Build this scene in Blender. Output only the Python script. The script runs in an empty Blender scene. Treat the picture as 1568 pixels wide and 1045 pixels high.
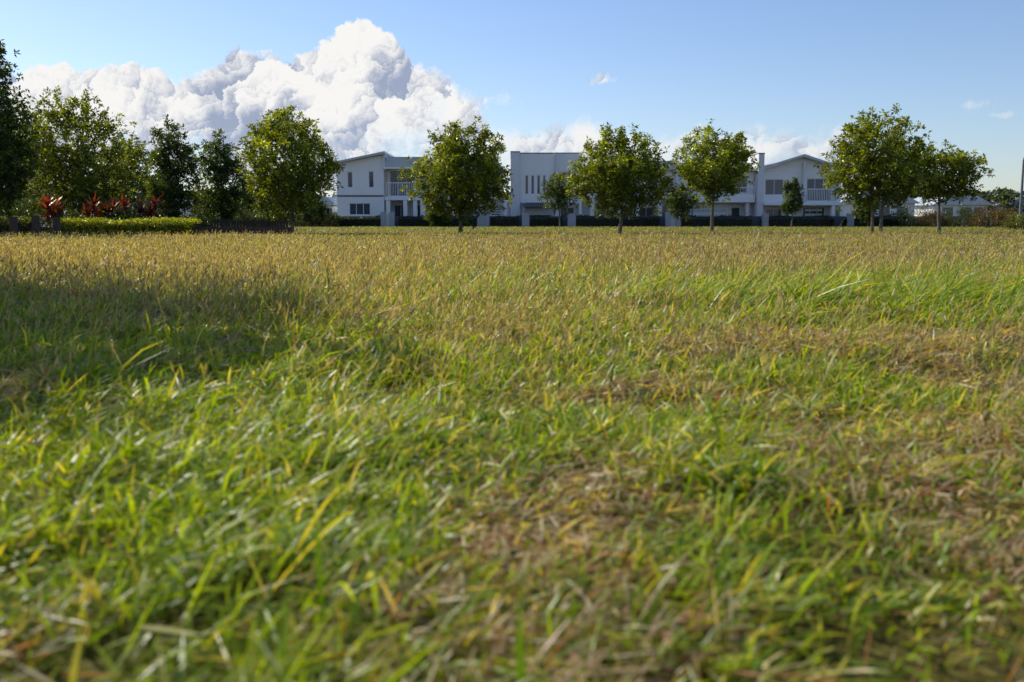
import bpy, math, numpy as np
from mathutils import Vector
rng = np.random.default_rng(7)
scene = bpy.context.scene
SUN_AZ = math.radians(-52)   # clockwise from +Y
SUN_EL = math.radians(36)
SUN = np.array([math.sin(SUN_AZ)*math.cos(SUN_EL), math.cos(SUN_AZ)*math.cos(SUN_EL), math.sin(SUN_EL)])

# ------------------------------------------------------------------ helpers
def link(o):
    scene.collection.objects.link(o); return o

def mesh_from(name, V, F, mats=(), cols=None, smooth=False, midx=None):
    """V (n,3), F (m,4) or (m,3)  numpy"""
    me = bpy.data.meshes.new(name)
    V = np.asarray(V, dtype=np.float32); F = np.asarray(F, dtype=np.int32)
    k = F.shape[1]
    me.vertices.add(len(V)); me.vertices.foreach_set('co', V.ravel())
    me.loops.add(F.size); me.loops.foreach_set('vertex_index', F.ravel())
    me.polygons.add(len(F)); me.polygons.foreach_set('loop_start', np.arange(0, F.size, k, dtype=np.int32))
    if midx is not None: me.polygons.foreach_set('material_index', np.asarray(midx, dtype=np.int32))
    me.update(calc_edges=True)
    me.polygons.foreach_set('use_smooth', np.full(len(F), smooth, dtype=bool))
    if cols is not None:
        a = me.color_attributes.new('Col', 'FLOAT_COLOR', 'POINT')
        c = np.ones((len(V), 4), dtype=np.float32); c[:, :3] = cols
        a.data.foreach_set('color', c.ravel())
    for m in mats: me.materials.append(m)
    return me

def hash2(ix, iy, s):
    v = np.sin(ix*127.1 + iy*311.7 + s*74.7)*43758.5453
    return v - np.floor(v)
def vnoise(x, y, s=0):
    ix = np.floor(x); iy = np.floor(y); fx = x-ix; fy = y-iy
    fx = fx*fx*(3-2*fx); fy = fy*fy*(3-2*fy)
    a = hash2(ix,iy,s); b = hash2(ix+1,iy,s); c = hash2(ix,iy+1,s); d = hash2(ix+1,iy+1,s)
    return (a*(1-fx)+b*fx)*(1-fy)+(c*(1-fx)+d*fx)*fy
def fbm(x, y, s=0, o=3):
    t = 0; a = 0.5; n = 0
    for i in range(o):
        t = t + a*vnoise(x*2**i, y*2**i, s+i*3.1); n += a; a *= 0.5
    return t/n
def gh(x, y):
    x = np.asarray(x, dtype=float); y = np.asarray(y, dtype=float)
    d = np.sqrt(x*x+y*y)
    f = np.clip(1-(d-20)/30, 0, 1)
    return f*((fbm(x*0.9, y*0.9, 5, 3)-0.5)*0.09 + (fbm(x*0.18+9, y*0.18, 8, 2)-0.5)*0.12)

def new_mat(name):
    m = bpy.data.materials.new(name); m.use_nodes = True
    return m, m.node_tree, m.node_tree.nodes['Principled BSDF']

def simple_mat(name, col, rough=0.6, var=0.12, scale=3.0, metallic=0.0, bump=0.0):
    m, nt, b = new_mat(name)
    tc = nt.nodes.new('ShaderNodeTexCoord')
    n = nt.nodes.new('ShaderNodeTexNoise'); n.inputs['Scale'].default_value = scale; n.inputs['Detail'].default_value = 6
    nt.links.new(tc.outputs['Object'], n.inputs['Vector'])
    r = nt.nodes.new('ShaderNodeValToRGB')
    r.color_ramp.elements[0].position = 0.3; r.color_ramp.elements[1].position = 0.7
    r.color_ramp.elements[0].color = (*[c*(1-var) for c in col], 1)
    r.color_ramp.elements[1].color = (*[min(1, c*(1+var)) for c in col], 1)
    nt.links.new(n.outputs['Fac'], r.inputs[0]); nt.links.new(r.outputs[0], b.inputs['Base Color'])
    b.inputs['Roughness'].default_value = rough; b.inputs['Metallic'].default_value = metallic
    if bump:
        bp = nt.nodes.new('ShaderNodeBump'); bp.inputs['Strength'].default_value = bump
        nt.links.new(n.outputs['Fac'], bp.inputs['Height']); nt.links.new(bp.outputs[0], b.inputs['Normal'])
    return m

def leaf_mat(name, trans=0.4, rough=0.4, tint=(1.25, 1.15, 0.5), spec=0.5):
    m, nt, b = new_mat(name)
    a = nt.nodes.new('ShaderNodeAttribute'); a.attribute_name = 'Col'
    nt.links.new(a.outputs['Color'], b.inputs['Base Color'])
    b.inputs['Roughness'].default_value = rough
    b.inputs['Specular IOR Level'].default_value = spec
    t = nt.nodes.new('ShaderNodeBsdfTranslucent')
    mx = nt.nodes.new('ShaderNodeMix'); mx.data_type = 'RGBA'; mx.blend_type = 'MULTIPLY'
    mx.inputs[0].default_value = 1; mx.inputs[7].default_value = (*tint, 1)
    nt.links.new(a.outputs['Color'], mx.inputs[6]); nt.links.new(mx.outputs[2], t.inputs['Color'])
    s = nt.nodes.new('ShaderNodeMixShader'); s.inputs[0].default_value = trans
    nt.links.new(b.outputs[0], s.inputs[1]); nt.links.new(t.outputs[0], s.inputs[2])
    nt.links.new(s.outputs[0], nt.nodes['Material Output'].inputs['Surface'])
    return m

M_grass = leaf_mat('grass_blade', 0.44, 0.40, (1.85, 1.65, 0.45), 0.38)
M_leaf = leaf_mat('tree_leaf', 0.40, 0.36, (2.3, 2.1, 0.4), 0.5)
M_bark = simple_mat('bark', (0.16, 0.13, 0.10), 0.9, 0.4, 14, bump=0.5)
M_wall = simple_mat('render_wall_white', (0.88, 0.86, 0.84), 0.75, 0.04, 0.7)
M_wall2 = simple_mat('render_wall_grey', (0.72, 0.71, 0.72), 0.75, 0.05, 0.7)
M_wall3 = simple_mat('render_pillar_grey', (0.42, 0.43, 0.46), 0.75, 0.06, 0.9)
M_trim = simple_mat('painted_trim', (0.87, 0.87, 0.86), 0.5, 0.02, 2)
M_roof = simple_mat('metal_roof', (0.50, 0.53, 0.56), 0.45, 0.06, 1, metallic=0.1)
M_dark = simple_mat('dark_recess', (0.06, 0.06, 0.065), 0.7, 0.2, 1)
M_cap = simple_mat('dark_capping', (0.12, 0.12, 0.14), 0.5, 0.1, 2)
M_wood = simple_mat('weathered_timber', (0.085, 0.058, 0.042), 0.9, 0.35, 6, bump=0.3)
M_pole = simple_mat('grey_painted_steel', (0.16, 0.17, 0.18), 0.7, 0.08, 3)
mg, nt, b = new_mat('window_glass')
b.inputs['Roughness'].default_value = 0.08
n_ = nt.nodes.new('ShaderNodeTexNoise'); n_.inputs['Scale'].default_value = 0.8
r_ = nt.nodes.new('ShaderNodeValToRGB'); r_.color_ramp.elements[0].color = (0.03,0.035,0.05,1); r_.color_ramp.elements[1].color=(0.12,0.14,0.18,1)
nt.links.new(n_.outputs['Fac'], r_.inputs[0]); nt.links.new(r_.outputs[0], b.inputs['Base Color'])
M_glass = mg

# ------------------------------------------------------------------ ground
m, nt, b = new_mat('soil_and_thatch')
tc = nt.nodes.new('ShaderNodeTexCoord')
def noise(scale, det=6):
    n = nt.nodes.new('ShaderNodeTexNoise'); n.inputs['Scale'].default_value = scale; n.inputs['Detail'].default_value = det
    nt.links.new(tc.outputs['Object'], n.inputs['Vector']); return n
n1 = noise(0.35, 4); n2 = noise(28, 4)
r1 = nt.nodes.new('ShaderNodeValToRGB')
r1.color_ramp.elements[0].position = 0.35; r1.color_ramp.elements[0].color = (0.11, 0.13, 0.02, 1)
r1.color_ramp.elements[1].position = 0.65; r1.color_ramp.elements[1].color = (0.22, 0.17, 0.065, 1)
r2 = nt.nodes.new('ShaderNodeValToRGB')
r2.color_ramp.elements[0].position = 0.3; r2.color_ramp.elements[0].color = (0.3, 0.28, 0.22, 1)
r2.color_ramp.elements[1].position = 0.7; r2.color_ramp.elements[1].color = (1.0, 0.9, 0.7, 1)
nt.links.new(n1.outputs['Fac'], r1.inputs[0]); nt.links.new(n2.outputs['Fac'], r2.inputs[0])
mx = nt.nodes.new('ShaderNodeMix'); mx.data_type = 'RGBA'; mx.blend_type = 'MULTIPLY'; mx.inputs[0].default_value = 1
nt.links.new(r1.outputs[0], mx.inputs[6]); nt.links.new(r2.outputs[0], mx.inputs[7]); nt.links.new(mx.outputs[2], b.inputs['Base Color'])
b.inputs['Roughness'].default_value = 0.95; b.inputs['Specular IOR Level'].default_value = 0.1
bp = nt.nodes.new('ShaderNodeBump'); bp.inputs['Strength'].default_value = 0.8; bp.inputs['Distance'].default_value = 0.03
nt.links.new(n2.outputs['Fac'], bp.inputs['Height']); nt.links.new(bp.outputs[0], b.inputs['Normal'])
t = np.linspace(-1, 1, 361)
gx = np.sinh(t*9.2)/np.sinh(9.2)*3000
gy = gx.copy()
X, Y = np.meshgrid(gx, gy)
V = np.stack([X.ravel(), Y.ravel(), gh(X.ravel(), Y.ravel())], 1)
N = len(gx); i, j = np.meshgrid(np.arange(N-1), np.arange(N-1)); q = (j*N+i).ravel()
F = np.stack([q, q+1, q+N+1, q+N], 1)
link(bpy.data.objects.new('ground', mesh_from('ground', V, F, [m], smooth=True)))

# ------------------------------------------------------------------ blades
def strips(base, d0, d1, L, W, side, levels, tipw=0.06, wprof=None):
    n = len(base); ts = np.linspace(0, 1, levels)
    V = np.empty((n, levels, 2, 3), dtype=np.float32)
    for k, tt in enumerate(ts):
        c = base + L[:, None]*(d0*tt + d1*tt*tt)
        w = W*(max(tipw, (1-tt**2.2)*(0.7+0.6*tt)) if wprof is None else wprof[k])*0.5
        V[:, k, 0] = c - side*w[:, None]; V[:, k, 1] = c + side*w[:, None]
    idx = np.arange(n*levels*2).reshape(n, levels, 2)
    F = np.stack([idx[:, :-1, 0], idx[:, :-1, 1], idx[:, 1:, 1], idx[:, 1:, 0]], -1).reshape(-1, 4)
    return V.reshape(-1, 3), F

def sample_field(n, y0, y1, power, brk, tanh=0.60, marg=1.2, r=rng):
    ys = np.linspace(y0, y1, 4000)
    w = (tanh*ys+marg)*np.where(ys < brk, 1, (brk/ys)**power)
    c = np.cumsum(w); c /= c[-1]
    y = np.interp(r.random(n), c, ys)
    x = (r.random(n)*2-1)*(tanh*y+marg)
    return x, y

def bump(x, y, cx, cy, rx, ry):
    return np.exp(-(((x-cx)/rx)**2 + ((y-cy)/ry)**2))

def greenness(x, y):
    g = 0.64 + (fbm(x*2.3, y*1.8, 21, 3)-0.5)*2.2 + (fbm(x*0.3, y*0.2, 33, 2)-0.5)*0.8
    g = g + 0.4*bump(x, y, -0.9, 2.0, 0.9, 1.0) + 0.7*bump(x, y, 2.6, 6.5, 3.2, 0.8) + 0.3*bump(x, y, -0.5, 3.0, 1.0, 0.7)
    g = g - 0.4*bump(x, y, 0.12, 1.9, 0.22, 0.4) - 0.28*bump(x, y, -3, 11, 5, 5) - 0.18*bump(x,y,1.4,2.4,0.8,1.2)
    g = g - 0.06*np.clip((y-9)/15, 0, 1) + 0.2*np.clip((y-30)/15, 0, 1)
    return np.clip(g, 0.15, 0.97)

def grass_block(n, y0, y1, power, brk, levels, r):
    x, y = sample_field(int(n*1.45), y0, y1, power, brk, r=r)
    dens = fbm(x*7, y*7, 91, 2)*0.9 + fbm(x*2.2, y*2.2, 92, 2)*0.8
    keep = r.random(len(x)) < np.clip((dens-0.5)*2.2, 0.2, 1)
    keep |= (y > 16) & (r.random(len(x)) < 0.6)
    x = x[keep]; y = y[keep]; n = len(x)
    tuft = fbm(x*5, y*5, 44, 2)
    tuft2 = np.clip((fbm(x*2.6, y*2.6, 47, 2)-0.35)*2.6, 0, 1)
    d = np.hypot(x, y)
    g = greenness(x, y)
    kind = r.random(n)
    green = kind < g
    thatch = (~green) & (r.random(n) < np.where(y < 12, 0.6, 0.2))
    thatch |= green & (r.random(n) < 0.12)
    tall = bump(x, y, 3.0, 6.6, 3.2, 0.55) + 0.12*bump(x, y, -0.9, 2.2, 1.0, 0.9)
    L = r.gamma(6, 1/6, n)*0.050*(0.8+0.4*g) * (0.45+0.7*tuft+0.55*tuft2) * (1+2.0*tall)
    L = L*(1+0.8*np.clip((y-3.0)/6, 0, 1)) * (1-0.45*np.clip((y-22)/16, 0, 1))
    L = np.maximum(L, 0.022)
    W = r.uniform(0.0046, 0.0098, n)*np.where(green, 1.0, 0.7)*(1+d/13)
    W = np.minimum(W, L*0.3)
    phi = np.where(r.random(n) < 0.38, r.normal(0.2, 0.7, n), r.uniform(-np.pi, np.pi, n)) + (fbm(x*4, y*4, 71, 2)-0.5)*3.0
    phi = np.where(r.random(n) < np.clip(tall, 0, 0.8), r.normal(0.1, 0.35, n), phi)
    th = np.clip(r.normal(0.62, 0.36, n) + 0.2*np.clip(tall,0,1), 0.02, 1.35)
    th[thatch] = r.uniform(1.15, 1.52, thatch.sum())
    dirh = np.stack([np.cos(phi), np.sin(phi), np.zeros(n)], 1)
    up = np.array([0, 0, 1.0])
    d0 = dirh*np.sin(th)[:, None] + up*np.cos(th)[:, None]
    bend = r.uniform(0.05, 0.75, n); bend[thatch] *= 0.15
    d1 = dirh*(bend*0.6)[:, None] - up*(bend*0.7*np.cos(th))[:, None]
    sa = phi + np.pi/2 + r.normal(0, 0.5, n)
    tilt = r.normal(0, 0.45, n)
    side = np.stack([np.cos(sa)*np.cos(tilt), np.sin(sa)*np.cos(tilt), np.sin(tilt)], 1)
    z = gh(x, y) - 0.004 + np.where(thatch, r.uniform(0.0, 0.03, n), 0) + 0.02*(tuft-0.4) + 0.014*tuft2
    base = np.stack([x, y, z], 1)
    V, F = strips(base, d0, d1, L, W, side, levels)
    u = r.random((n, 1)); v = r.random((n, 1))
    cg = (1-u)*np.array([0.11, 0.23, 0.008]) + u*np.array([0.42, 0.54, 0.020])
    cy = (1-u)*np.array([0.52, 0.50, 0.05]) + u*np.array([0.68, 0.58, 0.13])
    cs = (1-u)*np.array([0.42, 0.31, 0.14]) + u*np.array([0.80, 0.68, 0.42])
    cb = (1-u)*np.array([0.25, 0.11, 0.06]) + u*np.array([0.58, 0.27, 0.13])
    c = np.where(green[:, None], np.where(v < 0.18, cy, cg), np.where(v < 0.28, cb, cs))
    c = c*r.uniform(0.6, 1.15, (n, 1))
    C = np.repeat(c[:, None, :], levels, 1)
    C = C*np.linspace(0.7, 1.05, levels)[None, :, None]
    tipy = (green & (r.random(n) < 0.3))
    C[tipy, -1] = C[tipy, -1]*0.4 + np.array([0.52, 0.45, 0.18])*0.6
    C = np.repeat(C[:, :, None, :], 2, 2).reshape(-1, 3)
    return V, F, C

def merge(parts):
    Vs, Fs, Cs = [], [], []; o = 0
    for V, F, C in parts:
        Vs.append(V); Fs.append(F+o); Cs.append(C); o += len(V)
    return np.concatenate(Vs), np.concatenate(Fs), np.concatenate(Cs)

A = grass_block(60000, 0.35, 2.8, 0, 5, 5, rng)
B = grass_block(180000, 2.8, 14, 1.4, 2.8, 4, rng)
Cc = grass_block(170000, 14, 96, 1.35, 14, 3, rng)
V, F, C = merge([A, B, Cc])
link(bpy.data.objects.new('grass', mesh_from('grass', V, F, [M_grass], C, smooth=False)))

def stalks(n, y0, y1, power, brk, r):
    x, y = sample_field(n, y0, y1, power, brk, r=r)
    dens = 0.34 + 2.2*(fbm(x*0.55, y*0.32, 55, 3)-0.45) + 0.8*bump(x, y, -3.5, 11, 5, 4.5) - 0.6*bump(x, y, 2.5, 6.5, 3.5, 0.9) + 0.2*np.clip((y-9)/8,0,1)
    dens = dens*np.clip((y-2.2)/4, 0.05, 1)*(1-0.85*np.clip((y-26)/14, 0, 1))
    k = r.random(n) < dens; x = x[k]; y = y[k]; n = len(x); d = np.hypot(x, y)
    L = r.uniform(0.10, 0.24, n)*(0.8+0.4*np.clip(y/8, 0, 1))*np.where(y > 20, 0.75, 1)
    W = 0.0018*(1+d/5)
    phi = np.where(r.random(n) < 0.5, r.normal(0.1, 0.8, n), r.uniform(-np.pi, np.pi, n))
    th = np.abs(r.normal(0.3, 0.3, n))
    dirh = np.stack([np.cos(phi), np.sin(phi), np.zeros(n)], 1); up = np.array([0, 0, 1.0])
    d0 = dirh*np.sin(th)[:, None] + up*np.cos(th)[:, None]
    bend = r.uniform(0.0, 0.35, n); d1 = dirh*bend[:, None] - up*(bend*0.25)[:, None]
    base = np.stack([x, y, gh(x, y)], 1)
    sa = r.uniform(0, 2*np.pi, n); side = np.stack([np.cos(sa), np.sin(sa), 0*sa], 1)
    parts = []
    V, F = strips(base, d0, d1, L, W, side, 4, wprof=[1, 0.9, 0.8, 0.7])
    u = r.random((n, 1)); c = (1-u)*np.array([0.16, 0.13, 0.06]) + u*np.array([0.52, 0.45, 0.22])
    parts.append((V, F, np.repeat(c, 8, 0)))
    tip = base + L[:, None]*(d0+d1)
    for s in range(3):
        a = r.uniform(0, 2*np.pi, n); sp = r.uniform(0.2, 0.8, n)
        dd = d0 + d1 + np.stack([np.cos(a)*sp, np.sin(a)*sp, 0.1+0*a], 1)
        dd /= np.linalg.norm(dd, axis=1)[:, None]
        l = r.uniform(0.025, 0.05, n); w = 0.0030*(1+d/7)
        sa = r.uniform(0, 2*np.pi, n); sd = np.stack([np.cos(sa), np.sin(sa), 0*sa], 1)
        V, F = strips(tip-dd*0.005*s, dd, dd*0, l, w, sd, 3, wprof=[0.6, 1.0, 0.4])
        u = r.random((n, 1)); c = (1-u)*np.array([0.12, 0.075, 0.065]) + u*np.array([0.58, 0.47, 0.30])
        parts.append((V, F, np.repeat(c, 6, 0)))
    return merge(parts)
V, F, C = merge([stalks(34000, 2.0, 14, 0.9, 5, rng), stalks(50000, 14, 60, 1.2, 14, rng)])
link(bpy.data.objects.new('grass_seed_heads', mesh_from('grass_seed_heads', V, F, [M_grass], C)))

# ------------------------------------------------------------------ trees
def tube(path, radii, sides=7):
    path = np.asarray(path, float); n = len(path)
    tang = np.gradient(path, axis=0); tang /= np.linalg.norm(tang, axis=1)[:, None]+1e-9
    ref = np.array([0.3, 1, 0.05]); V = []
    for p, t_, r in zip(path, tang, radii):
        a = np.cross(t_, ref); a /= np.linalg.norm(a)+1e-9; b_ = np.cross(t_, a)
        for k in range(sides):
            an = 2*np.pi*k/sides; V.append(p + r*(np.cos(an)*a + np.sin(an)*b_))
    F = []
    for i in range(n-1):
        for k in range(sides):
            k2 = (k+1) % sides
            F.append((i*sides+k, i*sides+k2, (i+1)*sides+k2, (i+1)*sides+k))
    return np.array(V), np.array(F)

def leaves(P, size, r, c, up_bias=0.35, aspect=0.42, out=None):
    n = len(P)
    d = r.normal(0, 1, (n, 3)); d[:, 2] = d[:, 2]*0.7 - 0.1
    if out is not None: d = d*0.75 + out*0.9
    d /= np.linalg.norm(d, axis=1)[:, None]
    nrm = r.normal(0, 1, (n, 3)) + np.array([0, 0, up_bias*3]); 
    s = np.cross(d, nrm); s /= np.linalg.norm(s, axis=1)[:, None]+1e-9
    nn = np.cross(s, d)
    L = size*r.uniform(0.7, 1.25, n)[:, None]
    V = np.stack([P, P+d*L*0.45+s*L*aspect*0.5+nn*L*0.06, P+d*L-nn*L*0.08, P+d*L*0.45-s*L*aspect*0.5+nn*L*0.06], 1).reshape(-1, 3)
    F = np.arange(n*4).reshape(n, 4)
    return V, F, np.repeat(c, 4, 0)

def tree(name, x, y, H, cb, R, seed, nleaf=13000, leaf=0.15, tr=0.09, peak=0.42, stems=1, light=1.0,
         nclump=95, csize=0.17, topshoots=8, xs=1.0, dark=False, up=1.0, full=0.52):
    r = np.random.default_rng(seed)
    z0 = float(gh(x, y))
    def prof(t):
        t = np.clip(t, 0.001, 0.999)
        p = np.log(0.5)/np.log(peak)
        return np.sin(np.pi*t**p)**full
    Vs, Fs, mi, Cs = [], [], [], []; o = 0
    def add(V, F, m_, c):
        nonlocal o
        Vs.append(V); Fs.append(F+o); mi.append(np.full(len(F), m_)); Cs.append(np.broadcast_to(c, (len(V), 3))); o += len(V)
    barkc = np.array([0.1, 0.08, 0.06])
    lean = r.normal(0, 0.03, 2)
    Hc = H-cb
    ph = r.uniform(0, 6.28, 4)
    cand = []
    tries = 0
    while len(cand) < nclump and tries < 6000:
        tries += 1
        tt = r.random()
        if r.random() > prof(tt)**1.1: continue
        a = r.uniform(0, 2*np.pi); q = r.random()**0.42
        lob = 1 + 0.10*np.sin(a*2+ph[0]+tt*3) + 0.09*np.sin(a*3+tt*9+ph[1]) + 0.08*np.sin(tt*16+ph[2]+a)
        rr_ = R*prof(tt)*q*lob*0.9
        p = np.array([np.cos(a)*rr_*xs, np.sin(a)*rr_, cb+Hc*(0.04+0.88*tt)+R*0.05*np.sin(a*3+ph[3])])
        md = R*0.23*(1 - tries/6000)
        if all(np.sum((p-c)**2) > md*md for c in cand): cand.append(p)
    cc = np.array(cand)
    rr = np.hypot(cc[:, 0], cc[:, 1])
    for s in range(stems):
        off = np.array([0.0, 0.0]) if stems == 1 else np.array([(-0.17, 0.0), (0.19, 0.1)][s])
        zz = np.linspace(0, 1, 9); hh = H*0.8
        wob = np.cumsum(r.normal(0, 0.018*H/5, (9, 2)), 0)
        path = np.stack([off[0]*(1+zz*2)+lean[0]*zz*hh+wob[:, 0], off[1]*(1+zz*2)+lean[1]*zz*hh+wob[:, 1], -0.05+zz*hh], 1)
        rad_t = tr*(1-zz*0.85); rad_t[0] *= 1.35
        V, F = tube(path, rad_t, 9); add(V, F, 0, barkc)
    for k in r.choice(len(cc), min(len(cc), 42), replace=False):
        c = cc[k]; zs = max(cb*0.75, min(c[2]*0.55+0.1*H, c[2]-0.25*abs(rr[k])))
        tt = np.clip((zs+0.05)/(H*0.8), 0, 1)
        p0 = np.array([np.interp(tt, zz, path[:, 0]), np.interp(tt, zz, path[:, 1]), zs])
        mid = p0*0.5+c*0.5 + np.array([0, 0, -0.06*H*r.random()]) + r.normal(0, 0.05, 3)
        q = [p0*(1-s)**2+2*mid*s*(1-s)+c*s*s for s in np.linspace(0, 1, 6)]
        r0 = tr*0.38*(1-tt*0.5)
        V, F = tube(q, np.linspace(r0, 0.008, 6), 5); add(V, F, 0, barkc)
    nsub = max(6, int(nleaf/len(cc)/15))
    wgt = r.uniform(0.6, 1.5, len(cc)); wgt /= wgt.sum()
    nr = nsub*len(cc)
    wc = r.choice(len(cc), nr, p=wgt)
    sz = R*csize*r.uniform(0.75, 1.35, len(cc))
    dirs = r.normal(0, 1, (nr, 3)); dirs /= np.linalg.norm(dirs, axis=1)[:, None]
    rc = cc[wc] + dirs*(np.abs(r.normal(0.9, 0.35, nr))*sz[wc]*1.2)[:, None]*np.array([1, 1, 0.9])
    k = int(nr*0.05)
    order = np.argsort(-cc[:, 2]-0.25*rr); top = order[:max(4, topshoots*2)]
    si = r.choice(top, k); tt = r.random(k)
    dshoot = {q: (np.array([cc[q, 0], cc[q, 1], 0])*0.5/R + np.array([0, 0, 1]) + r.normal(0, 0.2, 3)) for q in top}
    dv = np.array([dshoot[q] for q in si])
    rc[:k] = cc[si] + dv*((0.15+tt)*R*0.28*up)[:, None] + r.normal(0, 0.03, (k, 3))
    rsz = leaf*r.uniform(0.5, 1.1, nr)
    which = r.integers(0, nr, nleaf)
    od = r.normal(0, 1, (nleaf, 3)); od[:, 2] += 0.25; od /= np.linalg.norm(od, axis=1)[:, None]
    P = rc[which] + od*(rsz[which]*r.uniform(0.05, 0.9, nleaf))[:, None]
    clump_c = (r.uniform(0.75, 1.25, len(cc))[wc]*r.uniform(0.7, 1.3, nr))[which]
    yel = (r.random(nr) < 0.28)[which]
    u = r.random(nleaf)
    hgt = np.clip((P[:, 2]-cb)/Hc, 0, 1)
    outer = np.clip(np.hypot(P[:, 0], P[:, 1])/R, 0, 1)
    mixf = np.clip(0.08+0.38*hgt*u+0.25*outer*u+yel*0.38*np.clip(hgt+outer-0.3, 0, 1), 0, 1)[:, None]  # young top leaves yellower; sunlit contrast of outer leaves also put into colour
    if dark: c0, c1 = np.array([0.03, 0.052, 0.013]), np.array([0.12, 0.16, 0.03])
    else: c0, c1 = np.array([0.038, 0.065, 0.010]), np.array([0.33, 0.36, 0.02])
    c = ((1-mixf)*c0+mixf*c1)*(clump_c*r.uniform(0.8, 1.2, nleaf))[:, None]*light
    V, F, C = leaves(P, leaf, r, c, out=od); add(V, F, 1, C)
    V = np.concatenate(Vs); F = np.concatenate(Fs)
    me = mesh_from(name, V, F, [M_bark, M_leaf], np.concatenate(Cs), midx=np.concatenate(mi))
    ob = link(bpy.data.objects.new(name, me)); ob.location = (x, y, z0)
    return ob

K = 1/1524.0
def lat(u, d): return (u-784)*K*d
def hgt_(v, d): return 0.6+(337.5-v)*K*d
def ptree(u, top, cbv, halfw, d, seed, **kw):
    tree('park_tree', lat(u, d), d, hgt_(top, d)-0.05, hgt_(cbv, d), halfw*K*d, seed, **kw)
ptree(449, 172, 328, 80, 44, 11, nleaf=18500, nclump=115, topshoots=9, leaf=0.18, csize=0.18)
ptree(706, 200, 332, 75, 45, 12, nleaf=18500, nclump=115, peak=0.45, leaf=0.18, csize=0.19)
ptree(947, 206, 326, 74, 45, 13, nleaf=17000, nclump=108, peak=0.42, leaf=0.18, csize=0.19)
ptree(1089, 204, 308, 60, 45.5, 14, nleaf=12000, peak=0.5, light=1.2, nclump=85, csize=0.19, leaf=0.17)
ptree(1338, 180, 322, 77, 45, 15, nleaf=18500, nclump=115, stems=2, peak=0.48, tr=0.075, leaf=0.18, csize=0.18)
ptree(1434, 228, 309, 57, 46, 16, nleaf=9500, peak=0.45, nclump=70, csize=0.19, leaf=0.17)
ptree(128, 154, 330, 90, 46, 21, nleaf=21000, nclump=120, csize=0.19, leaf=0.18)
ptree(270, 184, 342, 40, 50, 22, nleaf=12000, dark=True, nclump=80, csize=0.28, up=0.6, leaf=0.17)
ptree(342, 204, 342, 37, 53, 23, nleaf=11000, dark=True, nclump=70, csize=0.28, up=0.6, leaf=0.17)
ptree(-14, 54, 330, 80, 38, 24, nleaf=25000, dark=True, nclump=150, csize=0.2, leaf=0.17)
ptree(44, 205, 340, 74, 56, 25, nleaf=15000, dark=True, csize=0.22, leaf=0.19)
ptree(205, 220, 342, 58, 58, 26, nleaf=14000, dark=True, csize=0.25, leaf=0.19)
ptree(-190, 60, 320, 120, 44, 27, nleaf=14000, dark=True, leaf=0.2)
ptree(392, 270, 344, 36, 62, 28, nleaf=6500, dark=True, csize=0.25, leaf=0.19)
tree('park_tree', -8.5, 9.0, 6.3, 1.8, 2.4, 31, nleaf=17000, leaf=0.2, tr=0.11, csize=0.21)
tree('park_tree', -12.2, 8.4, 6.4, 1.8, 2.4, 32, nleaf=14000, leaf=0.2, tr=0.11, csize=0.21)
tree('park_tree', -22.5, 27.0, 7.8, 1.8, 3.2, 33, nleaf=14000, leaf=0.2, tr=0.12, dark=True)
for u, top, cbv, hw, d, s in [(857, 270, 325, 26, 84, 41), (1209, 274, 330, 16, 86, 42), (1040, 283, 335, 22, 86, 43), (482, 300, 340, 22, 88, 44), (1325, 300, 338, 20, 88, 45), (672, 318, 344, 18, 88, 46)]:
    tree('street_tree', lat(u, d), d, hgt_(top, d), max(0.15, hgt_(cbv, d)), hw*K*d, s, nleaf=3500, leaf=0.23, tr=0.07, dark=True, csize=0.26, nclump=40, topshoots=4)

# ------------------------------------------------------------------ hedges / shrubs
def hedge(name, x0, x1, y, dep, h, n, seed, c0, c1, leaf=0.1):
    r = np.random.default_rng(seed)
    w = x1-x0
    face = r.random(n); P = np.empty((n, 3))
    P[:, 0] = r.uniform(0, w, n); P[:, 1] = r.uniform(-dep/2, dep/2, n); P[:, 2] = r.uniform(0.0, 1, n)
    top = face < 0.35; fr = (face >= 0.35) & (face < 0.8)
    hh = h*(0.8+0.45*fbm(P[:, 0]*1.4, P[:, 1]*0+seed, 3, 3))
    P[:, 2] *= hh
    P[top, 2] = hh[top]+r.normal(0, 0.04, top.sum())
    P[fr, 1] = -dep/2 + r.normal(0, 0.05, fr.sum())
    u = r.random((n, 1)); c = ((1-u)*np.array(c0)+u*np.array(c1))*r.uniform(0.7, 1.3, (n, 1))
    V, F, C = leaves(P, leaf, r, c)
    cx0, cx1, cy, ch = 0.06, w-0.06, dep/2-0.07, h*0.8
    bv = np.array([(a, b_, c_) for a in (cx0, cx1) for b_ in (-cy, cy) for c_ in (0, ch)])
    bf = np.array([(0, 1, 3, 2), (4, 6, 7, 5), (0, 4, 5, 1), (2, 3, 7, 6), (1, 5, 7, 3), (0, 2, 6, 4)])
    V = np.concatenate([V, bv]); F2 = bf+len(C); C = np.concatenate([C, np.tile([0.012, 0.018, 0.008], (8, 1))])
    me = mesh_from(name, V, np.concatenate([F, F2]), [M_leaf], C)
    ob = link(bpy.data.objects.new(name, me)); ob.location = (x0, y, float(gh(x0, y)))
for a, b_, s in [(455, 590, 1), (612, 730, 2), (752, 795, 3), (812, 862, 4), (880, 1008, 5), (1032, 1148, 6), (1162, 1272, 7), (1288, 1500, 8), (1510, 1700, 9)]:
    hedge('hedge', lat(a, 92), lat(b_, 92), 92, 1.0, 0.85, int((b_-a)*28), s, (0.012, 0.02, 0.008), (0.06, 0.08, 0.02), 0.13)
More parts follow.
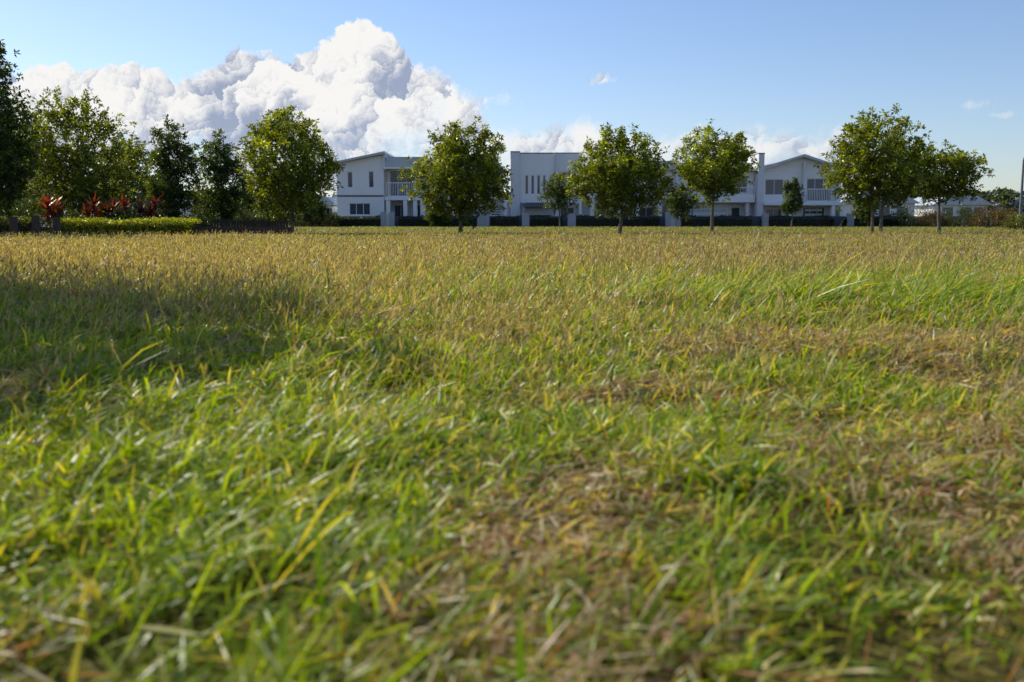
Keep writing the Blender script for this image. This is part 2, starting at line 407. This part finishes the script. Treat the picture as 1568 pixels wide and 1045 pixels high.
hedge('garden_hedge', lat(100, 39), lat(306, 39), 39, 1.3, 0.55, 10000, 61, (0.09, 0.12, 0.012), (0.42, 0.44, 0.03), 0.10)
hedge('garden_hedge', lat(-200, 42.5), lat(60, 42.5), 42.5, 1.3, 0.6, 8000, 62, (0.03, 0.05, 0.012), (0.16, 0.18, 0.03), 0.10)

def shrub(name, x, y, R, H, n, seed, c0, c1, leaf=0.13):
    r = np.random.default_rng(seed)
    K_ = 26; az = r.uniform(0, 6.283, K_); rr = R*np.sqrt(r.random(K_)); zz = H*r.uniform(0.2, 0.88, K_)*(1-0.35*(rr/R)**2)
    cc = np.stack([np.cos(az)*rr, np.sin(az)*rr, zz], 1)
    Vs, Fs, Cs, mi = [], [], [], []; o = 0
    for c in cc[:14]:
        V, F = tube([np.array([c[0]*0.1, c[1]*0.1, -0.03]), c*0.5+np.array([0, 0, 0.02]), c], [0.03, 0.02, 0.008], 5)
        Vs.append(V); Fs.append(F+o); Cs.append(np.tile([0.1, 0.08, 0.06], (len(V), 1))); mi.append(np.zeros(len(F))); o += len(V)
    w = r.integers(0, K_, n); P = cc[w]+r.normal(0, 0.16, (n, 3))*np.array([R, R, H*0.7]); P[:, 2] = np.abs(P[:, 2])
    u = r.random((n, 1)); c = ((1-u)*np.array(c0)+u*np.array(c1))*r.uniform(0.6, 1.3, (n, 1))
    V, F, C = leaves(P, leaf, r, c); Vs.append(V); Fs.append(F+o); Cs.append(C); mi.append(np.ones(len(F)))
    me = mesh_from(name, np.concatenate(Vs), np.concatenate(Fs), [M_bark, M_leaf], np.concatenate(Cs), midx=np.concatenate(mi))
    ob = link(bpy.data.objects.new(name, me)); ob.location = (x, y, float(gh(x, y)))
G0, G1 = (0.015, 0.03, 0.01), (0.07, 0.10, 0.02)
for u, d, R, H, c0, c1, s in [(1508, 80, 1.3, 2.0, (0.06, 0.04, 0.02), (0.15, 0.09, 0.03), 1), (1536, 78, 1.4, 1.7, (0.06, 0.04, 0.02), (0.15, 0.11, 0.03), 2),
        (1556, 62, 1.0, 1.0, (0.05, 0.07, 0.02), (0.2, 0.2, 0.05), 3), (462, 88, 1.2, 2.0, G0, G1, 4), (505, 89, 1.0, 1.6, G0, G1, 5), (485, 91, 1.1, 1.8, (0.08, 0.03, 0.03), (0.15, 0.05, 0.04), 6),
        (1395, 90, 1.6, 2.2, G0, G1, 7), (1470, 88, 1.4, 1.9, G0, G1, 8), (1425, 87, 1.2, 1.5, (0.03,0.03,0.02), (0.12, 0.08, 0.04), 9),
        (20, 44, 1.0, 1.2, G0, G1, 10), (118, 39.6, 0.7, 1.05, G0, G1, 11), (198, 40, 0.7, 1.1, G0, G1, 12), (300, 46, 0.7, 0.9, G0, G1, 13), (1590, 75, 1.8, 2.0, G0, G1, 14),
        (-40, 43, 1.3, 1.6, G0, G1, 15), (60, 47, 1.6, 2.2, G0, G1, 16), (130, 48, 1.6, 1.9, G0, G1, 17), (200, 49, 1.6, 2.1, G0, G1, 18), (255, 51, 1.3, 1.6, G0, G1, 19), (330, 55, 1.4, 1.7, G0, G1, 20), (385, 58, 1.4, 1.5, G0, G1, 21), (425, 62, 1.2, 1.5, G0, G1, 22)]:
    shrub('garden_shrub', lat(u, d), d, R, H, 2600, 700+s, c0, c1)

def cordyline(x, y, H, seed, bright=1.0):
    r = np.random.default_rng(seed); Vs, Fs, Cs, mi = [], [], [], []; o = 0
    for s in range(r.integers(4, 7)):
        bx, by = r.normal(0, 0.2, 2); h = H*r.uniform(0.3, 0.68)
        V, F = tube([[bx*0.5, by*0.5, -0.03], [bx, by, h*0.5], [bx*1.3, by*1.3, h]], [0.03, 0.025, 0.02], 6)
        Vs.append(V); Fs.append(F+o); Cs.append(np.tile([0.1, 0.07, 0.05], (len(V), 1))); mi.append(np.zeros(len(F))); o += len(V)
        n = 42; base = np.tile([bx*1.3, by*1.3, h], (n, 1)) - np.array([0, 0, 1])*r.uniform(0, 0.25*h, (n, 1))
        az = r.uniform(0, 6.283, n); e = r.uniform(0.1, 1.45, n)
        d0 = np.stack([np.cos(az)*np.cos(e), np.sin(az)*np.cos(e), np.sin(e)], 1)
        d1 = np.stack([np.cos(az)*0.1, np.sin(az)*0.1, -0.35*np.cos(e)], 1)
        sd = np.stack([-np.sin(az), np.cos(az), 0*az], 1)
        V, F = strips(base, d0, d1, r.uniform(0.4, 0.7, n), np.full(n, 0.085), sd, 5)
        u = r.random((n, 1))**1.5*(0.35 if s % 2 == 1 else 1)*bright; c = (1-u)*np.array([0.045, 0.014, 0.02])+u*np.array([0.50, 0.05, 0.03]); c[r.random(n) < 0.22] = (0.05, 0.07, 0.02)
        Vs.append(V); Fs.append(F+o); Cs.append(np.repeat(c, 10, 0)); mi.append(np.ones(len(F))); o += len(V)
    me = mesh_from('red_cordyline', np.concatenate(Vs), np.concatenate(Fs), [M_bark, M_leaf], np.concatenate(Cs), midx=np.concatenate(mi))
    ob = link(bpy.data.objects.new('red_cordyline', me)); ob.location = (x, y, float(gh(x, y)))
for u, d, H, s, br in [(86, 40, 1.85, 1, 1.0), (156, 40.4, 1.85, 2, 0.75), (182, 40.6, 1.9, 3, 0.8), (232, 41.2, 1.95, 4, 0.4), (220, 41.6, 1.6, 5, 0.3)]:
    cordyline(lat(u, d), d, H, 90+s, br)

# ------------------------------------------------------------------ box building tools
class Part:
    def __init__(s): s.V = []; s.F = []
    def box(s, x0, x1, y0, y1, z0, z1):
        o = len(s.V)
        s.V += [(a, b_, c) for a in (x0, x1) for b_ in (y0, y1) for c in (z0, z1)]
        s.F += [tuple(o+i for i in f) for f in [(0, 1, 3, 2), (4, 6, 7, 5), (0, 4, 5, 1), (2, 3, 7, 6), (1, 5, 7, 3), (0, 2, 6, 4)]]
    def prism(s, prof, y0, y1):
        o = len(s.V); n = len(prof)
        s.V += [(x, y0, z) for x, z in prof]+[(x, y1, z) for x, z in prof]
        s.F.append(tuple(o+i for i in range(n))); s.F.append(tuple(o+n+i for i in reversed(range(n))))
        for i in range(n):
            j = (i+1) % n; s.F.append((o+i, o+n+i, o+n+j, o+j))
    def make(s, name, mat, parent, bevel=0.0):
        if not s.V: return
        me = bpy.data.meshes.new(name); me.from_pydata(s.V, [], s.F); me.update(); me.materials.append(mat)
        import bmesh
        bm = bmesh.new(); bm.from_mesh(me); bmesh.ops.recalc_face_normals(bm, faces=bm.faces); bm.to_mesh(me); bm.free()
        ob = link(bpy.data.objects.new(name, me)); ob.parent = parent
        if bevel:
            bv = ob.modifiers.new('bevel', 'BEVEL'); bv.width = bevel; bv.segments = 1; bv.limit_method = 'ANGLE'
        return ob
D0 = 95.0; S = D0*K
def U(u): return (u-784)*S
def Z(v): return 0.6+(337.5-v)*S
class House:
    def __init__(s, name):
        s.e = link(bpy.data.objects.new(name, None)); s.e.location = (0, 0, 0)
        s.p = {}
    def g(s, k):
        return s.p.setdefault(k, Part())
    def facade(s, u0, u1, v0, v1, yf, holes, key='walls', th=0.25, frames=True, glass='window_glass'):
        x0, x1, z0, z1 = U(u0), U(u1), Z(v1), Z(v0)
        H = [(U(a), U(b_), Z(d_), Z(c)) for a, b_, c, d_ in holes]
        xs = sorted({x0, x1, *[h[0] for h in H], *[h[1] for h in H]}); zs = sorted({z0, z1, *[h[2] for h in H], *[h[3] for h in H]})
        W = s.g(key)
        for i in range(len(xs)-1):
            for j in range(len(zs)-1):
                cx, cz = (xs[i]+xs[i+1])/2, (zs[j]+zs[j+1])/2
                solid = not any(h[0] < cx < h[1] and h[2] < cz < h[3] for h in H)
                if solid: W.box(xs[i], xs[i+1], yf, yf+th, zs[j], zs[j+1])
        for h in H:
            s.g(glass).box(h[0]-0.01, h[1]+0.01, yf+th*0.55, yf+th*0.65, h[2]-0.01, h[3]+0.01)
            if frames:
                f = s.g('window_frames'); w = 0.06; ya, yb = yf+th*0.3, yf+th*0.5
                f.box(h[0], h[0]+w, ya, yb, h[2], h[3]); f.box(h[1]-w, h[1], ya, yb, h[2], h[3])
                f.box(h[0]+w, h[1]-w, ya, yb, h[2], h[2]+w); f.box(h[0]+w, h[1]-w, ya, yb, h[3]-w, h[3])
                if h[1]-h[0] > 1.3:
                    nn = int((h[1]-h[0])//0.95)
                    for q in range(1, nn+1):
                        xm = h[0]+(h[1]-h[0])*q/(nn+1); f.box(xm-0.025, xm+0.025, ya+0.01, yb-0.01, h[2]+w, h[3]-w)
    def mass(s, u0, u1, v0, v1, y0, y1, key='walls'):
        s.g(key).box(U(u0), U(u1), y0, y1, Z(v1), Z(v0))
    def rail(s, u0, u1, v0, v1, y):
        p = s.g('balcony_railing'); x0, x1, z0, z1 = U(u0), U(u1), Z(v1), Z(v0)
        p.box(x0, x1, y, y+0.06, z1-0.07, z1); p.box(x0, x1, y, y+0.06, z0, z0+0.06)
        n = int((x1-x0)/0.16)
        for i in range(n+1):
            xx = x0+(x1-x0-0.04)*i/n; p.box(xx, xx+0.04, y+0.01, y+0.05, z0+0.06, z1-0.07)
    def slats(s, u0, u1, v0, v1, y, key='louvre_screen', step=0.22):
        p = s.g(key); z = Z(v1)
        while z < Z(v0):
            p.box(U(u0), U(u1), y, y+0.05, z, z+step*0.55); z += step
    def done(s):
        mats = dict(walls=M_wall, walls_grey=M_wall2, pillars=M_wall3, roof=M_roof, fascia=M_trim, capping=M_cap, window_glass=M_glass, window_frames=M_trim,
                    balcony_railing=M_trim, balcony_slab=M_trim, garage_door=M_wall2, louvre_screen=M_trim, dark_screen=M_cap, interior=M_dark, awning=M_cap)
        for k, p in s.p.items(): p.make(k, mats[k], s.e, 0.012 if k in ('pillars', 'roof', 'capping') else 0)
Y = D0
G = 347.2
# --- house A
h = House('townhouse')
h.facade(519, 590, 256, G, Y, [(535, 543, 265, 289), (567, 575, 264, 289), (537, 569, 312, 330)])
h.g('walls').prism([(U(519), Z(256)), (U(590), Z(256)), (U(590), Z(240)), (U(519), Z(253.5))], Y, Y+0.25)
h.g('walls').box(U(519), U(519)+0.25, Y+0.25, Y+10, 0, Z(256)); h.g('walls').box(U(590)-0.25, U(590), Y+0.25, Y+10, 0, Z(240))
h.g('roof').prism([(U(515), Z(254.2)), (U(593), Z(238.6)), (U(593), Z(235)), (U(515), Z(251))], Y-0.7, Y+10.5)
h.mass(519.5, 589.5, 300, 302.5, Y-0.05, Y-0.005, 'capping')
h.slats(511.5, 518.5, 259, 318, Y+0.6, 'louvre_screen')
h.mass(508, 519, 318, G, Y+1, Y+6, 'walls_grey')
h.mass(590.2, 593, 240, 262, Y-0.3, Y+4, 'walls_grey')
h.facade(593, 655, 258, 303, Y+1.6, [(596, 634, 262, 301)])
h.g('roof').prism([(U(591), Z(258)), (U(657), Z(258)), (U(655), Z(255.5)), (U(652), Z(243)), (U(595), Z(243)), (U(592), Z(255.5))], Y-0.2, Y+9)
h.mass(591, 657, 258.2, 261, Y-0.35, Y-0.21, 'fascia')
h.mass(591, 657, 303.2, 307.5, Y-0.1, Y+3, 'balcony_slab')
h.rail(594, 640, 281, 303, Y)
h.facade(593, 655, 308, G, Y+2.2, [(601, 622, 314, 344), (632, 642, 314, 344)], 'walls_grey')
for a in (593, 619, 634): h.mass(a, a+6, 308, G, Y-0.05, Y+0.5, 'walls')
h.mass(637, 639, 262, 280.5, Y, Y+0.3, 'fascia')
h.done()
# --- house A2 behind tree 2
h = House('townhouse')
h.facade(656, 770, 262, 303, Y+0.5, [(668, 700, 270, 298), (720, 745, 270, 298), (752, 764, 270, 295)])
h.mass(656, 770, 303.2, 307, Y-0.1, Y+4, 'balcony_slab')
h.facade(656, 782, 307.5, G, Y+1.2, [(664, 690, 316, 343), (700, 725, 316, 343), (752, 766, 316, 335)], 'walls')
h.g('roof').prism([(U(654), Z(262)), (U(772), Z(262)), (U(762), Z(248)), (U(672), Z(248))], Y-0.2, Y+9)
h.slats(753, 765, 317, 335, Y+1.1)
h.mass(645, 652, 307.5, G, Y, Y+0.5); h.mass(692, 699, 307.5, G, Y, Y+0.5); h.mass(771, 777, 307.5, G, Y, Y+0.5)
h.done()
# --- house B parapets
h = House('townhouse')
h.mass(782, 796, 236.5, G, Y-0.5, Y+9, 'walls_grey')
h.mass(781.6, 796.4, 235, 236.4, Y-0.55, Y+9, 'capping')
h.facade(796.2, 849, 238, 312, Y, [(803.5, 809, 270, 299), (812.5, 818, 270, 299), (821.5, 827, 270, 299), (830.5, 835, 270, 299)])
h.mass(796.2, 849, 236.6, 237.9, Y-0.05, Y+0.5, 'capping')
h.mass(796.2, 849, 237.9, 330, Y+0.3, Y+9, 'walls_grey')
h.mass(849.2, 850.6, 235.5, 312, Y-0.3, Y+4, 'walls_grey')
h.facade(850.8, 886, 237.5, 312, Y+0.3, [(857, 878, 265, 281), (857, 878, 287, 308)])
h.mass(850.8, 886, 236.2, 237.4, Y+0.25, Y+0.8, 'capping')
h.mass(886, 890, 236.5, G, Y, Y+8, 'walls')
h.facade(796.2, 886, 312.2, G, Y+1.5, [(803, 842, 318, 345), (858, 880, 318, 345)], 'walls_grey')
h.g('awning').prism([(U(800), Z(318)), (U(846), Z(318)), (U(841), Z(311.5)), (U(805), Z(311.5))], Y-1.3, Y-0.02)
h.mass(849, 855, 312.2, G, Y, Y+0.5)
h.mass(800, 803, 318.2, G, Y-1.2, Y-0.9, 'pillars'); h.mass(843, 846, 318.2, G, Y-1.2, Y-0.9, 'pillars')
h.done()
# --- house C
h = House('townhouse')
h.facade(890.5, 1036, 262, 300, Y+0.4, [(900, 925, 268, 297), (945, 975, 268, 297), (992, 1004, 268, 292), (1014, 1026, 270, 298)])
h.g('roof').prism([(U(888), Z(262)), (U(1038), Z(262)), (U(1025), Z(249)), (U(905), Z(249))], Y-0.3, Y+9)
h.mass(890.5, 1036, 300.2, 304, Y-0.3, Y+3, 'balcony_slab')
h.rail(905, 1000, 284, 300, Y-0.25)
h.facade(890.5, 1036, 304.2, G, Y+1.8, [(905, 935, 316, 345), (957, 970, 316, 345), (980, 1003, 318, 336), (1016, 1030, 316, 340)])
for a in (903, 945, 972, 1005): h.mass(a, a+6, 304.2, G, Y, Y+0.5, 'walls')
h.mass(1031, 1037, 256, G, Y-0.3, Y+0.3, 'walls_grey')
h.done()
# --- house D
h = House('townhouse')
h.facade(1038, 1151, 264, 300, Y+0.4, [(1050, 1075, 270, 296), (1090, 1110, 272, 296), (1122, 1142, 270, 297)])
h.g('roof').prism([(U(1036), Z(264)), (U(1152), Z(264)), (U(1140), Z(252)), (U(1050), Z(252))], Y-0.3, Y+9)
h.mass(1038, 1151, 300.2, 311, Y-0.4, Y+3, 'balcony_slab')
h.rail(1118, 1150, 288, 300, Y-0.35)
h.facade(1038, 1151, 311.2, G, Y+1.5, [(1045, 1058, 318, 345), (1122, 1136, 318, 340)])
h.facade(1062, 1116, 311.3, G, Y+1.2, [(1066, 1113, 318, 346)], frames=False, glass='garage_door', th=0.2)
h.slats(1066, 1113, 318, 346, Y+1.24, 'louvre_screen', 0.5)
h.mass(1139, 1144, 311.2, G, Y, Y+0.5)
h.done()
# --- house E gabled
h = House('townhouse')
h.mass(1152.5, 1161, 239.5, 347, Y-1.0, Y+8, 'walls_grey')
h.mass(1152, 1161.5, 238, 239.4, Y-1.05, Y+8, 'capping')
h.facade(1161.5, 1280, 262, 311, Y, [(1167, 1195, 276, 300), (1230, 1268, 275, 309)])
h.g('walls').prism([(U(1161.5), Z(262)), (U(1280), Z(262)), (U(1221), Z(244))], Y, Y+0.25)
h.g('roof').prism([(U(1158), Z(262.5)), (U(1221), Z(243.5)), (U(1284), Z(263.5)), (U(1284), Z(260)), (U(1221), Z(239.5)), (U(1158), Z(259))], Y-0.9, Y+9)
h.g('walls').box(U(1280)-0.25, U(1280), Y+0.25, Y+9, 0, Z(262))
h.mass(1222, 1224.5, 252, 311, Y-0.6, Y-0.02, 'walls_grey')
h.mass(1161.5, 1283, 311.2, 315.5, Y-1.3, Y+2, 'balcony_slab')
h.rail(1226, 1270, 291, 311, Y-1.2)
h.facade(1161.5, 1280, 315.7, G, Y+0.6, [(1172, 1196, 320, 334), (1228, 1262, 318, 346)], 'walls')
h.slats(1232, 1258, 318, 346, Y+0.66, 'louvre_screen', 0.45)
for a in (1200, 1263, 1276): h.mass(a, a+5.5, 315.7, G, Y-1.2, Y-0.7, 'walls')
h.mass(1271, 1277, 262, 311, Y-1.0, Y-0.05, 'walls')
h.mass(1281, 1283, 312, G, Y-0.6, Y+6, 'walls_grey')
h.done()
h = House('front_boundary_wall')
for a, b_ in ((592, 612), (733, 751), (797, 811), (864, 879), (1009, 1031), (1149, 1161), (1273, 1286)):
    if b_-a > 16:
        h.g('pillars').box(U(a), U(a)+0.45, 91.4, 91.9, 0, 1.35); h.g('pillars').box(U(b_)-0.45, U(b_), 91.4, 91.9, 0, 1.35)
        h.g('walls_grey').box(U(a)+0.45, U(b_)-0.45, 91.6, 91.7, 0.0, 1.2)
    else: h.g('pillars').box(U(a)+0.1, U(b_)-0.1, 91.4, 91.9, 0, 1.2)
h.g('capping').box(U(455), U(1500), 92.9, 92.98, 0.05, 0.95)
h.done()
def bungalow(x0, x1, y, zw, zr, seed):
    h = House('bungalow')
    w = h.g('walls'); w.box(x0, x1, y, y+8, 0, zw)
    xm = (x1-x0)
    h.g('roof').prism([(x0-0.5, zw), (x1+0.5, zw), (x1-xm*0.25, zr), (x0+xm*0.25, zr)], y-0.5, y+8.5)
    for f in (0.15, 0.5, 0.75):
        h.g('window_frames').box(x0+xm*f-0.06, x0+xm*f+1.26, y-0.04, y-0.003, 0.9, 2.1); h.g('window_glass').box(x0+xm*f, x0+xm*f+1.2, y-0.08, y-0.041, 0.96, 2.04)
    h.done()
bungalow(lat(1425, 115), lat(1505, 115), 115, 2.3, 3.4, 1)
bungalow(lat(1286, 110), lat(1395, 110), 110, 2.4, 3.7, 2)
bungalow(lat(-60, 100), lat(70, 100), 100, 2.2, 3.6, 3)
bungalow(lat(170, 110), lat(262, 110), 110, 2.3, 3.6, 4)
bungalow(lat(470, 125), lat(514, 125), 125, 2.4, 3.5, 5)
bungalow(lat(1520, 140), lat(1640, 140), 140, 2.6, 3.6, 6)

h = Part(); r = np.random.default_rng(5)
e = link(bpy.data.objects.new('paling_fence', None))
x = lat(304, 47)
while x < lat(441, 47):
    hh = 0.62+r.normal(0, 0.02); h.box(x, x+0.11, 47+r.normal(0, 0.004), 47.03, 0, hh); x += 0.135
h.make('palings', M_wood, e)
p = Part(); p.box(lat(303, 47), lat(442, 47), 47.035, 47.08, 0.15, 0.22); p.box(lat(303, 47), lat(442, 47), 47.035, 47.08, 0.45, 0.52); p.make('rails', M_wood, e)
e = link(bpy.data.objects.new('timber_post_fence', None)); p = Part()
for k, (u, d) in enumerate([(24, 33), (58, 34.5), (90, 36), (-14, 31.6)]):
    x = lat(u, d); p.box(x-0.1, x+0.1, d, d+0.2, -0.05, 0.70+0.04*(k % 2))
p.make('posts', M_wood, e, 0.015)
p = Part(); p.box(lat(-200, 41), lat(440, 41)*1.0, 42.0, 42.06, 0.0, 0.3)
p.make('garden_edging', M_wood, link(bpy.data.objects.new('garden_bed_edging', None)))

e = link(bpy.data.objects.new('street_lamp', None)); d = 70; x = lat(1556, d); e.location = (x, d, 0)
V, F = tube([[0, 0, 0], [0, 0, 2.5], [0, 0, 4.7], [0.05, -0.02, 5.0], [0.5, -0.1, 5.15], [1.0, -0.2, 5.2]], [0.11, 0.09, 0.07, 0.06, 0.05, 0.04], 12)
o = link(bpy.data.objects.new('pole', mesh_from('pole', V, F, [M_pole], smooth=True))); o.parent = e
p = Part(); p.prism([(1.0, 5.15), (1.6, 5.17), (1.55, 5.27), (1.05, 5.28)], -0.32, -0.1); p.make('lamp_head', M_pole, e, 0.02)
p = Part(); p.box(-0.16, 0.16, -0.16, 0.16, 0, 0.05); p.make('base_plate', M_pole, e)

r = np.random.default_rng(77); n = 52000
az = r.uniform(-0.85, 0.85, n); d = r.uniform(150, 175, n); x = np.sin(az)*d; y = np.cos(az)*d
H = 3.2+2.6*fbm(az*22, az*0, 4, 4); z = H*r.random(n)**0.7
u = r.random((n, 1)); c = (1-u)*np.array([0.02, 0.035, 0.015])+u*np.array([0.06, 0.08, 0.03])
V, F, C = leaves(np.stack([x, y, z], 1), 0.8, r, c, aspect=0.6)
link(bpy.data.objects.new('distant_trees', mesh_from('distant_trees', V, F, [M_leaf], C)))

# ------------------------------------------------------------------ sky
w = bpy.data.worlds.new('World'); scene.world = w; w.use_nodes = True; nt = w.node_tree; nt.nodes.clear()
L_ = nt.links.new
def node(t, **k):
    n = nt.nodes.new(t)
    for a, b_ in k.items(): setattr(n, a, b_)
    return n
def put(n, i, v):
    if isinstance(v, bpy.types.NodeSocket): L_(v, n.inputs[i])
    elif v is not None: n.inputs[i].default_value = v
def mth(op, a, b_=None, c=None, clamp=False):
    n = node('ShaderNodeMath', operation=op); n.use_clamp = clamp; put(n, 0, a); put(n, 1, b_); put(n, 2, c); return n.outputs[0]
def sstep(v, a, b_):
    n = node('ShaderNodeMapRange', interpolation_type='SMOOTHSTEP'); put(n, 0, v); put(n, 1, a); put(n, 2, b_); put(n, 3, 0.0); put(n, 4, 1.0); return n.outputs[0]
def mixc(f, a, b_):
    n = node('ShaderNodeMix', data_type='RGBA'); put(n, 0, f); put(n, 6, a); put(n, 7, b_); return n.outputs[2]
def vm(op, a, b_=None, s=None):
    n = node('ShaderNodeVectorMath', operation=op); put(n, 0, a); 
    if b_ is not None: put(n, 1, b_)
    if s is not None: put(n, 3, s)
    return n
sky = node('ShaderNodeTexSky', sky_type='NISHITA'); sky.sun_disc = False
sky.sun_elevation = SUN_EL; sky.sun_rotation = SUN_AZ % (2*math.pi); sky.air_density = 1.0; sky.dust_density = 0.4; sky.ozone_density = 3.0
tc = node('ShaderNodeTexCoord'); sep = node('ShaderNodeSeparateXYZ'); L_(tc.outputs['Generated'], sep.inputs[0])
az = mth('ARCTAN2', sep.outputs[0], sep.outputs[1]); el = mth('ARCSINE', sep.outputs[2])
prof = [(-300, 190), (-150, 150), (-40, 150), (30, 144), (60, 134), (100, 130), (130, 138), (170, 126), (215, 116), (255, 120), (288, 134), (330, 124), (358, 108), (380, 92), (415, 98), (450, 104), (480, 90), (508, 74), (540, 56), (570, 46), (592, 56), (612, 80), (632, 96), (655, 112), (690, 126), (712, 144), (735, 166), (760, 198), (795, 206), (825, 192), (865, 184), (898, 174), (912, 194), (950, 212), (1000, 216), (1035, 210), (1065, 194), (1105, 202), (1150, 198), (1175, 210), (1205, 204), (1240, 210), (1280, 206), (1300, 234), (1340, 275), (1480, 300), (1600, 290), (1800, 260)]
fc = node('ShaderNodeFloatCurve'); cur = fc.mapping.curves[0]
pts = [((math.atan((u-784)*K)+0.65)/1.3, (337.5-v)*K/0.3) for u, v in prof]
cur.points[0].location = (0, 0.35); cur.points[1].location = (1, 0.25)
for p_ in pts:
    if 0 < p_[0] < 1: cur.points.new(*p_)
for p_ in cur.points: p_.handle_type = 'VECTOR'
fc.mapping.update()
cv = node('ShaderNodeCombineXYZ'); L_(az, cv.inputs[0]); L_(el, cv.inputs[1])
def noi(vec, scale, det, rough=0.5):
    n = node('ShaderNodeTexNoise', noise_dimensions='2D'); L_(vec, n.inputs['Vector']); n.inputs['Scale'].default_value = scale
    n.inputs['Detail'].default_value = det; n.inputs['Roughness'].default_value = rough; return n
wn = noi(cv.outputs[0], 24, 6, 0.62)
warp = vm('SCALE', vm('SUBTRACT', wn.outputs['Color'], (0.5, 0.5, 0.5)).outputs[0], s=0.055)
P0 = vm('ADD', cv.outputs[0], warp.outputs[0]).outputs[0]
sepP = node('ShaderNodeSeparateXYZ'); L_(vm('ADD', cv.outputs[0], vm('SCALE', warp.outputs[0], s=0.45).outputs[0]).outputs[0], sepP.inputs[0])
put(fc, 1, mth('DIVIDE', mth('ADD', sepP.outputs[0], 0.65), 1.3, clamp=True))
top = mth('MULTIPLY', fc.outputs[0], 0.3)
s2 = (-0.62, 0.78)
hs = None; ls = None
for sc, wh, wl in ((15, 0.014, 0.9), (34, 0.010, 0.65), (78, 0.006, 0.4)):
    v = node('ShaderNodeTexVoronoi', feature='F1', voronoi_dimensions='2D'); L_(P0, v.inputs['Vector']); v.inputs['Scale'].default_value = sc
    v.inputs['Detail'].default_value = 0
    df = vm('SUBTRACT', P0, v.outputs['Position']); 
    dt = vm('DOT_PRODUCT', df.outputs[0], (s2[0]*sc, s2[1]*sc, 0)).outputs['Value']
    hgt2 = mth('MULTIPLY', mth('SUBTRACT', 0.45, v.outputs['Distance']), wh)
    lt = mth('MULTIPLY', dt, wl)
    hs = hgt2 if hs is None else mth('ADD', hs, hgt2); ls = lt if ls is None else mth('ADD', ls, lt)
fine = noi(cv.outputs[0], 70, 6, 0.62)
disp = mth('ADD', hs, mth('MULTIPLY', mth('SUBTRACT', fine.outputs[0], 0.52), 0.02))
dep = mth('ADD', mth('SUBTRACT', top, el), disp)
rightness = sstep(az, -0.11, -0.02)
edge = mth('ADD', 0.0045, mth('MULTIPLY', rightness, 0.016))
mask = sstep(dep, -0.001, edge)
big = noi(cv.outputs[0], 9, 3, 0.5)
lit = mth('ADD', mth('ADD', 0.72, mth('ADD', ls, mth('MULTIPLY', mth('SUBTRACT', fine.outputs[0], 0.5), 0.6))), mth('ADD', mth('MULTIPLY', dep, -5.5), mth('MULTIPLY', mth('SUBTRACT', big.outputs[0], 0.5), 3.2)))
lit = sstep(lit, -0.4, 1.0)
SK = 0.14
def sc_(c): return tuple(v/SK for v in c)+(1,)
col = mixc(lit, sc_((0.34, 0.40, 0.55)), sc_((0.94, 0.93, 0.91)))
hz = sstep(el, 0.11, 0.01)
col = mixc(mth('MULTIPLY', hz, 0.5), col, sc_((0.56, 0.66, 0.82)))
hole = noi(cv.outputs[0], 16, 6, 0.6)
hm = mth('MULTIPLY', sstep(hole.outputs[0], 0.46, 0.60), mth('MAXIMUM', sstep(el, 0.10, 0.06), mth('MULTIPLY', rightness, 0.6)))
mask = mth('MULTIPLY', mask, mth('SUBTRACT', 1.0, mth('MULTIPLY', mth('MULTIPLY', hm, sstep(dep, 0.01, 0.04)), 0.65)))
mask = mth('MULTIPLY', mask, mth('SUBTRACT', 1.0, mth('MULTIPLY', sstep(el, 0.05, -0.01), 0.6)))
def wisp(u, v, ru, rv):
    dx = mth('DIVIDE', mth('SUBTRACT', az, math.atan((u-784)*K)), ru*K); dy = mth('DIVIDE', mth('SUBTRACT', el, (337.5-v)*K), rv*K)
    q = mth('SUBTRACT', 1.0, mth('SQRT', mth('ADD', mth('MULTIPLY', dx, dx), mth('MULTIPLY', dy, dy))))
    return sstep(mth('ADD', q, mth('MULTIPLY', mth('SUBTRACT', fine.outputs[0], 0.5), 3.2)), 0.1, 1.3)
wm = mth('MAXIMUM', wisp(918, 128, 20, 14), mth('MAXIMUM', mth('MULTIPLY', wisp(1480, 182, 26, 8), 0.45), mth('MAXIMUM', mth('MULTIPLY', wisp(1516, 196, 34, 6), 0.45), mth('MULTIPLY', wisp(728, 162, 66, 20), 0.9))))
mask = mth('MAXIMUM', mask, mth('MULTIPLY', wm, 0.75))
tint = node('ShaderNodeMix', data_type='RGBA', blend_type='MULTIPLY'); tint.inputs[0].default_value = 1; L_(sky.outputs[0], tint.inputs[6]); tint.inputs[7].default_value = (0.88, 0.89, 1.0, 1)
fin = mixc(mask, tint.outputs[2], col)
bg = node('ShaderNodeBackground'); bg.inputs[1].default_value = SK; L_(fin, bg.inputs[0])
out = node('ShaderNodeOutputWorld'); L_(bg.outputs[0], out.inputs[0])

sl = bpy.data.lights.new('sun', 'SUN'); sl.energy = 5.0; sl.angle = math.radians(0.5); sl.color = (1.0, 0.94, 0.81)
so = link(bpy.data.objects.new('sun', sl)); so.rotation_euler = Vector(SUN).to_track_quat('Z', 'Y').to_euler(); so.location = (-30, 30, 40)

# ------------------------------------------------------------------ camera
cd = bpy.data.cameras.new('camera'); cam = link(bpy.data.objects.new('camera', cd)); scene.camera = cam
cd.lens = 35; cd.sensor_width = 36; cd.clip_start = 0.05; cd.clip_end = 8000
cam.location = (0, 0, 0.6+float(gh(0, 3))*0.5); cam.rotation_euler = (math.radians(90-6.92), 0, 0)
cd.dof.use_dof = True; cd.dof.focus_distance = 17; cd.dof.aperture_fstop = 3.2
scene.view_settings.view_transform = 'Standard'; scene.view_settings.look = 'None'; scene.view_settings.exposure = 0
